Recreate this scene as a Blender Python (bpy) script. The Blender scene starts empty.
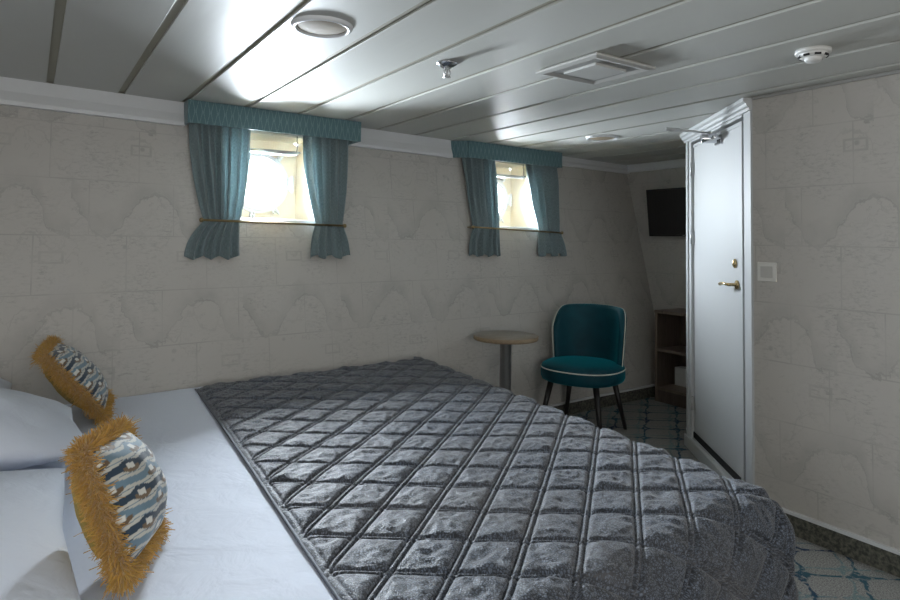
import bpy, bmesh, math, random
import numpy as np
from mathutils import Vector, noise
random.seed(4)
SC = bpy.context.scene
COL = SC.collection
PI = math.pi
rad = math.radians

# ------------------------------------------------------------------ materials
class NT:
    """small node-tree helper"""
    def __init__(s, name):
        s.m = bpy.data.materials.new(name); s.m.use_nodes = True
        s.t = s.m.node_tree; s.n = s.t.nodes; s.l = s.t.links
        s.b = s.n['Principled BSDF']
    def add(s, kind, **kw):
        n = s.n.new('ShaderNode' + kind)
        for k, v in kw.items(): setattr(n, k, v)
        return n
    def put(s, sock, v):
        if hasattr(v, 'is_output') or isinstance(v, bpy.types.NodeSocket): s.l.new(v, sock)
        else: sock.default_value = v
    def math(s, op, a, b=0.0, c=0.0):
        n = s.add('Math', operation=op)
        for i, v in enumerate((a, b, c)): s.put(n.inputs[i], v)
        return n.outputs[0]
    def mix(s, f, a, b, blend='MIX'):
        n = s.add('Mix', data_type='RGBA', blend_type=blend)
        s.put(n.inputs['Factor'], f); s.put(n.inputs[6], a); s.put(n.inputs[7], b)
        return n.outputs[2]
    def noise(s, vec, scale, detail=2.0, rough=0.5, dist=0.0):
        n = s.add('TexNoise'); s.l.new(vec, n.inputs['Vector'])
        n.inputs['Scale'].default_value = scale; n.inputs['Detail'].default_value = detail
        n.inputs['Roughness'].default_value = rough; n.inputs['Distortion'].default_value = dist
        return n.outputs['Fac']
    def step(s, v, lo, hi):
        n = s.add('MapRange'); n.clamp = True
        s.put(n.inputs[0], v); n.inputs[1].default_value = lo; n.inputs[2].default_value = hi
        return n.outputs[0]
    def bump(s, h, strength=0.3, dist=0.002):
        n = s.add('Bump'); n.inputs['Strength'].default_value = strength; n.inputs['Distance'].default_value = dist
        s.l.new(h, n.inputs['Height']); s.l.new(n.outputs[0], s.b.inputs['Normal'])

def C(r, g, b): return (r, g, b, 1.0)

def plain(name, col, rough=0.5, metal=0.0, grain=0.0, gscale=40, spec=0.5, **kw):
    t = NT(name); b = t.b
    b.inputs['Roughness'].default_value = rough; b.inputs['Metallic'].default_value = metal
    b.inputs['Specular IOR Level'].default_value = spec
    co = t.add('TexCoord').outputs['Object']
    f = t.noise(co, gscale, 3.0)
    g = max(grain, 0.02)
    lo = C(*[c * (1 - g) for c in col]); hi = C(*[min(1, c * (1 + g)) for c in col])
    t.l.new(t.mix(f, lo, hi), b.inputs['Base Color'])
    for k, v in kw.items(): b.inputs[k.replace('_', ' ')].default_value = v
    return t.m

def attr_mat(name, rough=0.8, bscale=900, bstr=0.3, sheen=0.3):
    t = NT(name)
    a = t.add('Attribute', attribute_name='dye')
    t.l.new(a.outputs['Color'], t.b.inputs['Base Color'])
    t.b.inputs['Roughness'].default_value = rough; t.b.inputs['Sheen Weight'].default_value = sheen
    co = t.add('TexCoord').outputs['Object']
    t.bump(t.noise(co, bscale, 1.0), bstr, 0.001)
    return t.m

def wallpaper():
    t = NT('chart_wallpaper')
    uv = t.add('UVMap', uv_map='UVMap').outputs['UV']
    sep = t.add('SeparateXYZ'); t.l.new(uv, sep.inputs[0])
    U, V = sep.outputs[0], sep.outputs[1]
    W, H = 0.62, 0.56
    def tile(u, v, w, h, ou=0.0, ov=0.0, stag=0.37):
        row = t.math('FLOOR', t.math('DIVIDE', t.math('ADD', v, ov), h))
        uu = t.math('ADD', t.math('ADD', t.math('DIVIDE', u, w), ou / w), t.math('MULTIPLY', row, stag))
        lu = t.math('FRACT', uu)
        lv = t.math('FRACT', t.math('DIVIDE', t.math('ADD', v, ov), h))
        return lu, lv
    # wobble for drawn lines
    n1 = t.noise(uv, 9.0, 6.0, 0.72)
    wob = t.math('MULTIPLY', t.math('SUBTRACT', n1, 0.5), 0.36)
    def coast(lu, lv, pts, thick):
        fc = t.add('FloatCurve')
        c = fc.mapping.curves[0]
        c.points[0].location = pts[0]; c.points[1].location = pts[-1]
        for p in pts[1:-1]: c.points.new(*p)
        fc.mapping.update()
        t.l.new(lu, fc.inputs['Value'])
        d = t.math('SUBTRACT', t.math('ADD', lv, wob), fc.outputs[0])
        line = t.math('SUBTRACT', 1.0, t.step(t.math('ABSOLUTE', d), thick * 0.4, thick))
        # hatching on the land side of the line
        return line, d
    lu, lv = tile(U, V, W, H)
    ptsA = [(0.0, 0.75), (0.08, 0.62), (0.16, 0.45), (0.26, 0.42), (0.42, 0.62), (0.56, 0.78), (0.7, 0.8), (0.8, 0.68), (0.86, 0.45), (1.0, 0.4)]
    lineA, dA = coast(lu, lv, ptsA, 0.022)
    lu2, lv2 = tile(U, V, 0.47, 0.43, 0.21, 0.13, 0.55)
    ptsB = [(0.0, 0.3), (0.1, 0.5), (0.2, 0.35), (0.35, 0.3), (0.45, 0.55), (0.62, 0.66), (0.78, 0.52), (0.9, 0.2), (1.0, 0.3)]
    lineB, dB = coast(lu2, lv2, ptsB, 0.02)
    # map sheet borders
    def border(lu, lv, w, h, px=0.004):
        a = t.math('MINIMUM', lu, t.math('SUBTRACT', 1.0, lu)); a = t.math('MULTIPLY', a, w)
        b = t.math('MINIMUM', lv, t.math('SUBTRACT', 1.0, lv)); b = t.math('MULTIPLY', b, h)
        d = t.math('MINIMUM', a, b)
        return t.math('SUBTRACT', 1.0, t.step(d, px * 0.4, px))
    l3u, l3v = tile(U, V, 0.40, 0.28, 0.1, 0.05, 0.43)
    bd = border(l3u, l3v, 0.40, 0.28)
    # legend boxes
    def rect(lu, lv, cx, cy, hx, hy, th):
        a = t.math('SUBTRACT', t.math('ABSOLUTE', t.math('SUBTRACT', lu, cx)), hx)
        b = t.math('SUBTRACT', t.math('ABSOLUTE', t.math('SUBTRACT', lv, cy)), hy)
        d = t.math('ABSOLUTE', t.math('MAXIMUM', a, b))
        return t.math('SUBTRACT', 1.0, t.step(d, th * 0.5, th))
    rc = rect(lu, lv, 0.94 - 0.06, 0.22, 0.075, 0.045, 0.012)
    # contour scribbles + dots, only in patches
    nz = t.noise(uv, 5.0, 6.0, 0.62, 0.4)
    cont = t.math('SUBTRACT', 1.0, t.step(t.math('ABSOLUTE', t.math('SUBTRACT', nz, 0.52)), 0.003, 0.010))
    cont2 = t.math('SUBTRACT', 1.0, t.step(t.math('ABSOLUTE', t.math('SUBTRACT', nz, 0.60)), 0.002, 0.008))
    mp = t.add('Mapping'); t.l.new(uv, mp.inputs['Vector']); mp.inputs['Scale'].default_value = (1.0, 2.6, 1.0)
    scr = t.noise(mp.outputs[0], 30.0, 5.0, 0.7)
    patch = t.step(t.noise(uv, 3.2, 2.0), 0.44, 0.56)
    scr = t.math('MULTIPLY', t.step(scr, 0.50, 0.64), patch)
    land = t.math('MULTIPLY', t.math('MULTIPLY', t.step(dA, 0.0, 0.03), t.math('SUBTRACT', 1.0, t.step(dA, 0.05, 0.22))), 0.55)
    vor = t.add('TexVoronoi'); t.l.new(uv, vor.inputs['Vector']); vor.inputs['Scale'].default_value = 13.0
    dots = t.math('MULTIPLY', t.math('SUBTRACT', 1.0, t.step(vor.outputs['Distance'], 0.10, 0.2)), t.math('SUBTRACT', 1.0, t.step(t.math('ABSOLUTE', t.math('ADD', dA, 0.22)), 0.08, 0.12)))
    ink = t.math('MULTIPLY', lineA, 0.6)
    for x, k in ((lineB, 0.30), (bd, 0.45), (rc, 0.38), (cont, 0.30), (cont2, 0.2), (scr, 0.62), (land, 0.62), (dots, 0.5)):
        ink = t.math('MAXIMUM', ink, t.math('MULTIPLY', x, k))
    fade = t.step(t.noise(uv, 7.0, 4.0), 0.40, 0.62)
    ink = t.math('MULTIPLY', ink, t.math('ADD', 0.4, t.math('MULTIPLY', fade, 0.6)))
    base = t.mix(t.noise(uv, 1.6, 2.0), C(0.46, 0.437, 0.40), C(0.52, 0.50, 0.47))
    col = t.mix(t.math('MULTIPLY', ink, 0.85), base, C(0.23, 0.22, 0.205))
    t.l.new(col, t.b.inputs['Base Color'])
    t.b.inputs['Roughness'].default_value = 0.55
    t.bump(t.noise(uv, 260.0, 2.0), 0.12, 0.001)
    return t.m

def carpet():
    t = NT('trellis_carpet')
    co = t.add('TexCoord').outputs['Object']
    sep = t.add('SeparateXYZ'); t.l.new(co, sep.inputs[0])
    nx = t.math('MULTIPLY', t.math('SUBTRACT', t.noise(co, 9.0, 2.0), 0.5), 0.05)
    x = t.math('ADD', sep.outputs[0], nx); y = t.math('ADD', sep.outputs[1], t.math('MULTIPLY', nx, -1.0))
    def trellis(ax, ay, ox, oy, th):
        a = t.math('COSINE', t.math('MULTIPLY', t.math('ADD', x, ox), ax))
        b = t.math('COSINE', t.math('MULTIPLY', t.math('ADD', y, oy), ay))
        s = t.math('ABSOLUTE', t.math('ADD', a, b))
        return t.math('SUBTRACT', 1.0, t.step(s, th * 0.55, th))
    g1 = trellis(2 * PI / 0.36, 2 * PI / 0.28, 0.0, 0.0, 0.23)
    g2 = trellis(2 * PI / 0.36, 2 * PI / 0.28, 0.17, 0.07, 0.17)
    grain = t.noise(co, 170.0, 3.0, 0.75)
    patchy = t.step(t.noise(co, 45.0, 3.0), 0.36, 0.5)
    base = t.mix(t.step(grain, 0.35, 0.65), C(0.11, 0.105, 0.10), C(0.38, 0.375, 0.35))
    mask = t.step(t.noise(co, 3.0, 1.0), 0.4, 0.55)
    teal = t.mix(mask, C(0.03, 0.11, 0.14), C(0.10, 0.20, 0.21))
    navy = t.mix(mask, C(0.008, 0.03, 0.075), C(0.02, 0.08, 0.11))
    c = t.mix(t.math('MULTIPLY', t.math('MULTIPLY', g2, patchy), 0.6), base, teal)
    c = t.mix(t.math('MULTIPLY', t.math('MULTIPLY', g1, patchy), 0.93), c, navy)
    t.l.new(c, t.b.inputs['Base Color']); t.b.inputs['Roughness'].default_value = 0.95
    t.b.inputs['Specular IOR Level'].default_value = 0.1
    t.bump(grain, 0.6, 0.004)
    return t.m

def speckle_skirting():
    t = NT('speckled_skirting')
    co = t.add('TexCoord').outputs['Object']
    v = t.step(t.noise(co, 55.0, 4.0, 0.65), 0.40, 0.62)
    c = t.mix(v, C(0.040, 0.043, 0.036), C(0.15, 0.145, 0.115))
    t.l.new(c, t.b.inputs['Base Color']); t.b.inputs['Roughness'].default_value = 0.6
    return t.m

def quilt_mat():
    t = NT('quilted_satin')
    uv = t.add('UVMap', uv_map='UVMap').outputs['UV']
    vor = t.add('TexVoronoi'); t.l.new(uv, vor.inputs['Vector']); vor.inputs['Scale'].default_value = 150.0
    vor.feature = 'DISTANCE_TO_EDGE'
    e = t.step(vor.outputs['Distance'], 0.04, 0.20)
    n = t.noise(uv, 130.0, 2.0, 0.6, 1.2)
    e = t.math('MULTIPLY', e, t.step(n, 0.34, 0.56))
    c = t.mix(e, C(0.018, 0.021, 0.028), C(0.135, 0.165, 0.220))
    c = t.mix(t.math('MULTIPLY', t.step(t.noise(uv, 3.0, 3.0), 0.4, 0.7), 0.35), c, C(0.115, 0.11, 0.108))
    t.l.new(c, t.b.inputs['Base Color'])
    t.b.inputs['Roughness'].default_value = 0.52
    t.b.inputs['Specular IOR Level'].default_value = 0.45
    t.b.inputs['Sheen Weight'].default_value = 0.25; t.b.inputs['Sheen Roughness'].default_value = 0.4
    t.bump(t.math('ADD', e, t.math('MULTIPLY', t.noise(uv, 26.0, 3.0, 0.6), 2.2)), 0.45, 0.0035)
    return t.m

def cotton(name, col, rough=0.75):
    t = NT(name)
    co = t.add('TexCoord').outputs['Object']
    t.b.inputs['Roughness'].default_value = rough
    t.b.inputs['Sheen Weight'].default_value = 0.15
    t.l.new(t.mix(t.noise(co, 6.0, 3.0), C(*[c * 0.985 for c in col]), C(*col)), t.b.inputs['Base Color'])
    h = t.math('ADD', t.math('MULTIPLY', t.noise(co, 9.0, 4.0, 0.55, 0.6), 6.0), t.math('MULTIPLY', t.noise(co, 600.0, 1.0), 0.12))
    t.bump(h, 0.35, 0.004)
    return t.m

def weave_fabric(name, c1, c2, kind='plain', trans=0.0):
    t = NT(name)
    uv = t.add('UVMap', uv_map='UVMap').outputs['UV']
    sep = t.add('SeparateXYZ'); t.l.new(uv, sep.inputs[0])
    if kind == 'figured':      # small elongated lattice woven into the valance
        a = t.math('COSINE', t.math('MULTIPLY', sep.outputs[0], 2 * PI / 0.040))
        b = t.math('COSINE', t.math('MULTIPLY', sep.outputs[1], 2 * PI / 0.13))
        s = t.math('ABSOLUTE', t.math('ADD', t.math('MULTIPLY', a, 1.0), t.math('MULTIPLY', b, 0.75)))
        f = t.math('SUBTRACT', 1.0, t.step(s, 0.10, 0.34))
        f = t.math('MULTIPLY', f, t.step(t.noise(uv, 160.0, 2.0), 0.3, 0.5))
    else:
        mp = t.add('Mapping'); t.l.new(uv, mp.inputs['Vector']); mp.inputs['Scale'].default_value = (1.0, 0.3, 1.0)
        f = t.step(t.noise(mp.outputs[0], 230.0, 3.0, 0.6), 0.3, 0.72)
    c = t.mix(f, C(*c1), C(*c2))
    t.l.new(c, t.b.inputs['Base Color'])
    t.b.inputs['Roughness'].default_value = 0.7; t.b.inputs['Sheen Weight'].default_value = 0.25
    t.bump(t.noise(uv, 700.0, 1.0), 0.25, 0.001)
    if trans > 0:
        tr = t.add('BsdfTranslucent'); t.l.new(c, tr.inputs['Color'])
        mx = t.add('MixShader'); mx.inputs[0].default_value = trans
        out = t.n['Material Output']
        t.l.new(t.b.outputs[0], mx.inputs[1]); t.l.new(tr.outputs[0], mx.inputs[2]); t.l.new(mx.outputs[0], out.inputs['Surface'])
    return t.m

def wood(name, dark, light, scale=1.0, axis=1, rough=0.5):
    t = NT(name)
    co = t.add('TexCoord').outputs['Object']
    mp = t.add('Mapping'); t.l.new(co, mp.inputs['Vector'])
    sc = [22.0 * scale] * 3; sc[axis] = 1.6 * scale
    mp.inputs['Scale'].default_value = sc
    f = t.step(t.noise(mp.outputs[0], 3.0, 5.0, 0.62, 0.7), 0.30, 0.72)
    t.l.new(t.mix(f, C(*dark), C(*light)), t.b.inputs['Base Color'])
    t.b.inputs['Roughness'].default_value = rough
    return t.m

def velvet():
    t = NT('teal_velvet')
    co = t.add('TexCoord').outputs['Object']
    f = t.noise(co, 5.0, 3.0, 0.5, 0.5)
    t.l.new(t.mix(t.step(f, 0.3, 0.7), C(0.000, 0.030, 0.043), C(0.000, 0.052, 0.070)), t.b.inputs['Base Color'])
    t.b.inputs['Roughness'].default_value = 0.62
    t.b.inputs['Specular IOR Level'].default_value = 0.25
    t.b.inputs['Sheen Weight'].default_value = 0.6; t.b.inputs['Sheen Roughness'].default_value = 0.35
    t.b.inputs['Sheen Tint'].default_value = C(0.0, 0.42, 0.52)
    t.bump(t.noise(co, 500.0, 1.0), 0.15, 0.001)
    return t.m

def glass_pane():
    t = NT('porthole_glass')
    tr = t.add('BsdfTransparent'); gl = t.add('BsdfGlossy'); gl.inputs['Roughness'].default_value = 0.02
    co = t.add('TexCoord').outputs['Object']
    t.l.new(t.mix(t.noise(co, 30.0), C(0.93, 0.96, 0.97), C(0.98, 0.99, 1.0)), tr.inputs['Color'])
    fr = t.add('Fresnel'); fr.inputs[0].default_value = 1.45
    mx = t.add('MixShader'); t.l.new(fr.outputs[0], mx.inputs[0])
    t.l.new(tr.outputs[0], mx.inputs[1]); t.l.new(gl.outputs[0], mx.inputs[2])
    t.l.new(mx.outputs[0], t.n['Material Output'].inputs['Surface'])
    return t.m

def ceiling_mat():
    t = NT('ceiling_enamel')
    co = t.add('TexCoord').outputs['Object']
    t.l.new(t.mix(t.noise(co, 2.0, 3.0), C(0.49, 0.495, 0.465), C(0.53, 0.535, 0.505)), t.b.inputs['Base Color'])
    t.b.inputs['Roughness'].default_value = 0.50
    t.b.inputs['Specular IOR Level'].default_value = 0.36
    mp = t.add('Mapping'); t.l.new(co, mp.inputs['Vector']); mp.inputs['Scale'].default_value = (3.0, 0.5, 1.0)
    t.bump(t.noise(mp.outputs[0], 3.0, 2.0), 0.25, 0.012)
    return t.m

M = dict(
    wall=wallpaper(), carpet=carpet(), skirt=speckle_skirting(), quilt=quilt_mat(),
    ceiling=ceiling_mat(),
    groove=plain('ceiling_groove', (0.33, 0.315, 0.25), 0.6),
    white=plain('white_paint', (0.66, 0.67, 0.68), 0.35),
    door=plain('door_enamel', (0.50, 0.51, 0.51), 0.55, gscale=3, spec=0.35),
    recess=plain('recess_cream', (0.74, 0.67, 0.54), 0.45),
    sheet=cotton('white_cotton_sheet', (0.68, 0.73, 0.84)),
    pillowcase=cotton('pillowcase_cotton', (0.67, 0.72, 0.82)),
    mattress=plain('mattress_ticking', (0.6, 0.6, 0.58), 0.9),
    bedwood=wood('bed_base_wood', (0.06, 0.035, 0.02), (0.12, 0.07, 0.04)),
    curtain=weave_fabric('blue_curtain_weave', (0.15, 0.21, 0.225), (0.30, 0.375, 0.385), trans=0.28),
    valance=weave_fabric('figured_valance_weave', (0.085, 0.165, 0.185), (0.185, 0.285, 0.295), 'figured'),
    brass=plain('brass', (0.80, 0.62, 0.33), 0.22, 1.0),
    oldbrass=plain('antique_brass', (0.33, 0.25, 0.13), 0.4, 0.9),
    chrome=plain('chrome', (0.62, 0.63, 0.65), 0.18, 1.0),
    steel=plain('brushed_steel', (0.52, 0.52, 0.52), 0.45, 0.9),
    darksteel=plain('dark_steel', (0.12, 0.12, 0.12), 0.4, 0.9),
    velvet=velvet(),
    piping=plain('cream_piping', (0.62, 0.60, 0.52), 0.7),
    legs=wood('black_stained_legs', (0.006, 0.005, 0.005), (0.016, 0.013, 0.012), axis=2, rough=0.4),
    tabletop=wood('grey_oak_laminate', (0.20, 0.165, 0.125), (0.34, 0.30, 0.24), axis=0, rough=0.28),
    tableedge=wood('beech_edge', (0.20, 0.14, 0.085), (0.32, 0.24, 0.15), axis=0),
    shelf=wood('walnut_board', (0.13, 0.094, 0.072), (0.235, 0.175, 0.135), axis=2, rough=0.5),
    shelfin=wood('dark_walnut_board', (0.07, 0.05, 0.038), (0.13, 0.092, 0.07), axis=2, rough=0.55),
    black=plain('black_plastic', (0.008, 0.008, 0.009), 0.4),
    screen=plain('tv_screen_glass', (0.004, 0.004, 0.005), 0.12, spec=0.6),
    plastic=plain('white_plastic', (0.72, 0.72, 0.70), 0.4),
    plasticg=plain('grey_plastic', (0.34, 0.34, 0.33), 0.5),
    rocker=plain('rocker_plastic', (0.52, 0.51, 0.48), 0.3), switch=plain('switch_plastic', (0.68, 0.67, 0.63), 0.35),
    ventgrey=plain('vent_grey', (0.50, 0.50, 0.48), 0.5), diffuser=plain('beige_diffuser', (0.24, 0.195, 0.13), 0.7, spec=0.15),
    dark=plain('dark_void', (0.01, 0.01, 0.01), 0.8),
    mustard=plain('mustard_cotton', (0.36, 0.25, 0.055), 0.85, grain=0.12, gscale=60),
    cushion=attr_mat('patterned_cushion_weave'), fringe=attr_mat('ochre_fringe_yarn', 0.75, 300, 0.1, 0.4),
    binding=plain('grey_satin_binding', (0.085, 0.095, 0.12), 0.6), glass=glass_pane(),
)

# ------------------------------------------------------------------ mesh helpers
class MB:
    def __init__(s): s.v = []; s.f = []; s.sm = []; s.uv = []; s.mi = []
    def quad_grid(s, P, smooth=True, close_u=False, close_v=False, flip=False, UV=None, mi=0):
        nu, nv = len(P), len(P[0]); b = len(s.v)
        for row in P: s.v.extend([tuple(p) for p in row])
        for i in range(nu if close_u else nu - 1):
            for j in range(nv if close_v else nv - 1):
                i2, j2 = (i + 1) % nu, (j + 1) % nv
                ids = [(i, j), (i2, j), (i2, j2), (i, j2)]
                if flip: ids = ids[::-1]
                s.f.append([b + a * nv + c for a, c in ids]); s.sm.append(smooth); s.mi.append(mi)
                s.uv.append([UV[a][c] for a, c in ids] if UV else None)
        return b
    def poly(s, pts, smooth=False, uv=None, mi=0):
        b = len(s.v); s.v.extend([tuple(p) for p in pts]); s.f.append(list(range(b, b + len(pts))))
        s.sm.append(smooth); s.uv.append(uv); s.mi.append(mi)
    def box(s, x0, y0, z0, x1, y1, z1, R=None, mi=0):
        c = [(x0, y0, z0), (x1, y0, z0), (x1, y1, z0), (x0, y1, z0), (x0, y0, z1), (x1, y0, z1), (x1, y1, z1), (x0, y1, z1)]
        if R: c = [R(p) for p in c]
        b = len(s.v); s.v.extend([tuple(p) for p in c])
        for q in ((0, 3, 2, 1), (4, 5, 6, 7), (0, 1, 5, 4), (1, 2, 6, 5), (2, 3, 7, 6), (3, 0, 4, 7)):
            s.f.append([b + i for i in q]); s.sm.append(False); s.uv.append(None); s.mi.append(mi)
    def tube(s, pts, r, seg=10, cap=True, closed=False, mi=0):
        pts = [Vector(p) for p in pts]; n = len(pts)
        rs = r if isinstance(r, (list, tuple)) else [r] * n
        up = Vector((0, 0, 1)); P = []
        prev = None
        for i, p in enumerate(pts):
            a = pts[(i - 1) % n] if (closed or i > 0) else p
            c = pts[(i + 1) % n] if (closed or i < n - 1) else p
            t = (c - a).normalized()
            if prev is None:
                ref = up if abs(t.z) < 0.9 else Vector((1, 0, 0))
                x = t.cross(ref).normalized()
            else:
                x = (prev - t * prev.dot(t)).normalized()
            prev = x; y = t.cross(x)
            P.append([p + (x * math.cos(2 * PI * k / seg) + y * math.sin(2 * PI * k / seg)) * rs[i] for k in range(seg)])
        b = s.quad_grid(P, True, close_u=closed, close_v=True, mi=mi)
        if cap and not closed:
            for i, rv in ((0, False), (n - 1, True)):
                ids = [b + i * seg + k for k in range(seg)]
                if rv: ids = ids[::-1]
                s.f.append(ids[::-1] if not rv else ids[::-1]); s.sm.append(False); s.uv.append(None); s.mi.append(mi)
    def lathe(s, prof, c=(0, 0, 0), seg=40, R=None, smooth=True, sx=1.0, sy=1.0, mi=0):
        P = []
        for r, z in prof:
            row = []
            for k in range(seg):
                a = 2 * PI * k / seg
                p = Vector((r * sx * math.cos(a), r * sy * math.sin(a), z))
                if R: p = R(p)
                row.append(Vector(c) + Vector(p))
            P.append(row)
        s.quad_grid(P, smooth, close_v=True, mi=mi)
    def build(s, name, mat, parent=None, bevel=0.0, fix=True, loc=None):
        me = bpy.data.meshes.new(name); me.from_pydata([tuple(v) for v in s.v], [], s.f)
        mats = mat if isinstance(mat, (list, tuple)) else [mat]
        for m in mats: me.materials.append(m)
        me.polygons.foreach_set('use_smooth', s.sm)
        me.polygons.foreach_set('material_index', s.mi)
        if any(u for u in s.uv):
            ul = me.uv_layers.new(name='UVMap')
            k = 0
            for p, u in zip(me.polygons, s.uv):
                for q in range(p.loop_total):
                    ul.data[p.loop_start + q].uv = u[q] if u else (0, 0)
        me.update()
        if fix:
            bm = bmesh.new(); bm.from_mesh(me)
            bmesh.ops.remove_doubles(bm, verts=bm.verts, dist=1e-5)
            bmesh.ops.recalc_face_normals(bm, faces=bm.faces); bm.to_mesh(me); bm.free()
        o = bpy.data.objects.new(name, me); COL.objects.link(o)
        if parent is not None:
            o.parent = parent
            o.matrix_parent_inverse = parent.matrix_world.inverted() if loc is None else o.matrix_parent_inverse
        if bevel > 0:
            m = o.modifiers.new('bevel', 'BEVEL'); m.width = bevel; m.segments = 2; m.limit_method = 'ANGLE'; m.angle_limit = rad(35)
        return o

def tag(o, label=None, cat=None, group=None, kind=None):
    if label: o['label'] = label
    if cat: o['category'] = cat
    if group: o['group'] = group
    if kind: o['kind'] = kind
    return o

def empty(name, loc, label=None, cat=None, group=None, kind=None, rz=0.0):
    o = bpy.data.objects.new(name, None); COL.objects.link(o); o.location = loc; o.rotation_euler = (0, 0, rz)
    o.empty_display_size = 0.1
    bpy.context.view_layer.update()
    return tag(o, label, cat, group, kind)

def copy_thing(o, delta, label):
    c = o.copy(); COL.objects.link(c); c.location = Vector(o.location) + Vector(delta); c['label'] = label
    for ch in list(o.children):
        d = ch.copy(); COL.objects.link(d); d.parent = c
        d.matrix_parent_inverse = ch.matrix_parent_inverse.copy()
        for g in list(ch.children):
            e = g.copy(); COL.objects.link(e); e.parent = d
            e.matrix_parent_inverse = g.matrix_parent_inverse.copy()
    return c

# ------------------------------------------------------------------ camera
yaw, pitch, roll, f_px, cy_px = 0.586395, 0.0443679, 0.0145229, 630.79, 210.12
CAMH = 1.363
Fw = Vector((math.sin(yaw) * math.cos(pitch), math.cos(yaw) * math.cos(pitch), math.sin(pitch)))
R0 = Vector((math.cos(yaw), -math.sin(yaw), 0)); U0 = R0.cross(Fw)
Rt = R0 * math.cos(roll) + U0 * math.sin(roll); Up = Rt.cross(Fw)
cam = bpy.data.cameras.new('camera'); co = bpy.data.objects.new('camera', cam); COL.objects.link(co)
from mathutils import Matrix
mt = Matrix((( Rt.x, Up.x, -Fw.x, 0), (Rt.y, Up.y, -Fw.y, 0), (Rt.z, Up.z, -Fw.z, CAMH), (0, 0, 0, 1)))
co.matrix_world = mt
cam.sensor_width = 36; cam.lens = f_px * 36 / 900; cam.shift_y = -(300 - cy_px) / 900; cam.clip_start = 0.02
SC.camera = co

# ------------------------------------------------------------------ room shell
H = 2.1; XE = 4.85; XL = -1.5; YF = -1.6; XR = 3.03
def wT(x): return 3.71 + 0.100 * x
def wB(x): return 3.30 + 0.14 * x - 0.0128 * x * x if x > 0 else 3.30 + 0.14 * x
def wallY(x, z): return wB(x) + (wT(x) - wB(x)) * z / H
A = Vector((3.03, 1.80, 0)); B = Vector((3.73, 2.69, 0)); DD = (B - A); DL = DD.length; dd = DD.normalized()
dn = Vector((-dd.y, dd.x, 0))        # out of the door wall, into the room
def DP(s, out, z): p = A + DD * s + dn * out; return Vector((p.x, p.y, z))

# floor
b = MB(); b.box(XL, YF, -0.05, XE, 4.3, 0.0)
tag(b.build('floor', M['carpet']), kind='structure')

# hull wall with two openings
WIN = [dict(x0=0.93, x1=1.475, z0=1.455, z1=1.985, yb=4.08, cx=1.215, cz=1.70),
       dict(x0=2.95, x1=3.495, z0=1.455, z1=1.985, yb=4.30, cx=3.245, cz=1.70)]
xs = sorted(set([XL, -1, -.5, 0, .4, .93, 1.2, 1.475, 1.8, 2.2, 2.6, 2.95, 3.2, 3.495, 3.9, 4.4, XE]))
zs = [0, .25, .5, .75, 1.0, 1.25, 1.455, 1.72, 1.985, H + 0.035]
b = MB()
for i in range(len(xs) - 1):
    for j in range(len(zs) - 1):
        xm, zm = (xs[i] + xs[i + 1]) / 2, (zs[j] + zs[j + 1]) / 2
        if any(w['x0'] < xm < w['x1'] and w['z0'] < zm < w['z1'] for w in WIN): continue
        q = [(xs[i], zs[j]), (xs[i + 1], zs[j]), (xs[i + 1], zs[j + 1]), (xs[i], zs[j + 1])]
        b.poly([(x, wallY(x, z), z) for x, z in q], False, q)
o = b.build('wall_back', M['wall'], fix=False)
tag(o, kind='structure')

def flat_wall(name, pts, mat=M['wall'], thick=0.06, nrm=None):
    """vertical wall from p0 to p1 (plan), solid, with metre UVs"""
    (x0, y0), (x1, y1) = pts; L = math.hypot(x1 - x0, y1 - y0)
    n = Vector(nrm) * thick; b = MB()
    b.poly([(x0, y0, 0), (x1, y1, 0), (x1, y1, H), (x0, y0, H)], False, [(0, 0), (L, 0), (L, H), (0, H)])
    p = [(x0, y0), (x1, y1), (x1 + n.x, y1 + n.y), (x0 + n.x, y0 + n.y)]
    b.poly([(*p[1], 0), (*p[2], 0), (*p[2], H), (*p[1], H)]); b.poly([(*p[2], 0), (*p[3], 0), (*p[3], H), (*p[2], H)])
    b.poly([(*p[3], 0), (*p[0], 0), (*p[0], H), (*p[3], H)])
    return tag(b.build(name, mat), kind='structure')
flat_wall('wall_right', ((XR, A.y), (XR, YF)), nrm=(1, 0))
flat_wall('wall_end', ((XE, 4.22), (XE, B.y)), nrm=(1, 0))
flat_wall('wall_passage', ((XE, B.y), (B.x, B.y)), nrm=(0, -1))
flat_wall('wall_left', ((XL, YF), (XL, 3.58)), nrm=(-1, 0))
flat_wall('wall_front', ((XR, YF), (XL, YF)), nrm=(0, -1))

# ceiling: enamelled panels with recessed joints between them
b = MB(); gw = 0.031
k0 = -5
edges = [0.055 + 0.318 * k for k in range(k0, 16)]
prev = XL
for e in edges + [XE + 1]:
    x1 = min(e - gw / 2, XE)
    if x1 > prev:
        y1 = max(wT(prev), wT(x1)) + 0.02
        b.box(prev, YF, H, x1, y1, H + 0.010)
    prev = e + gw / 2
    if prev > XE: break
b2 = b; o = b2.build('ceiling', M['ceiling'], bevel=0.002, fix=False); tag(o, kind='structure')
b = MB(); b.box(XL, YF, H + 0.011, XE, 4.3, H + 0.05)
tag(b.build('trim_1', M['groove'], fix=False), kind='structure')

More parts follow.
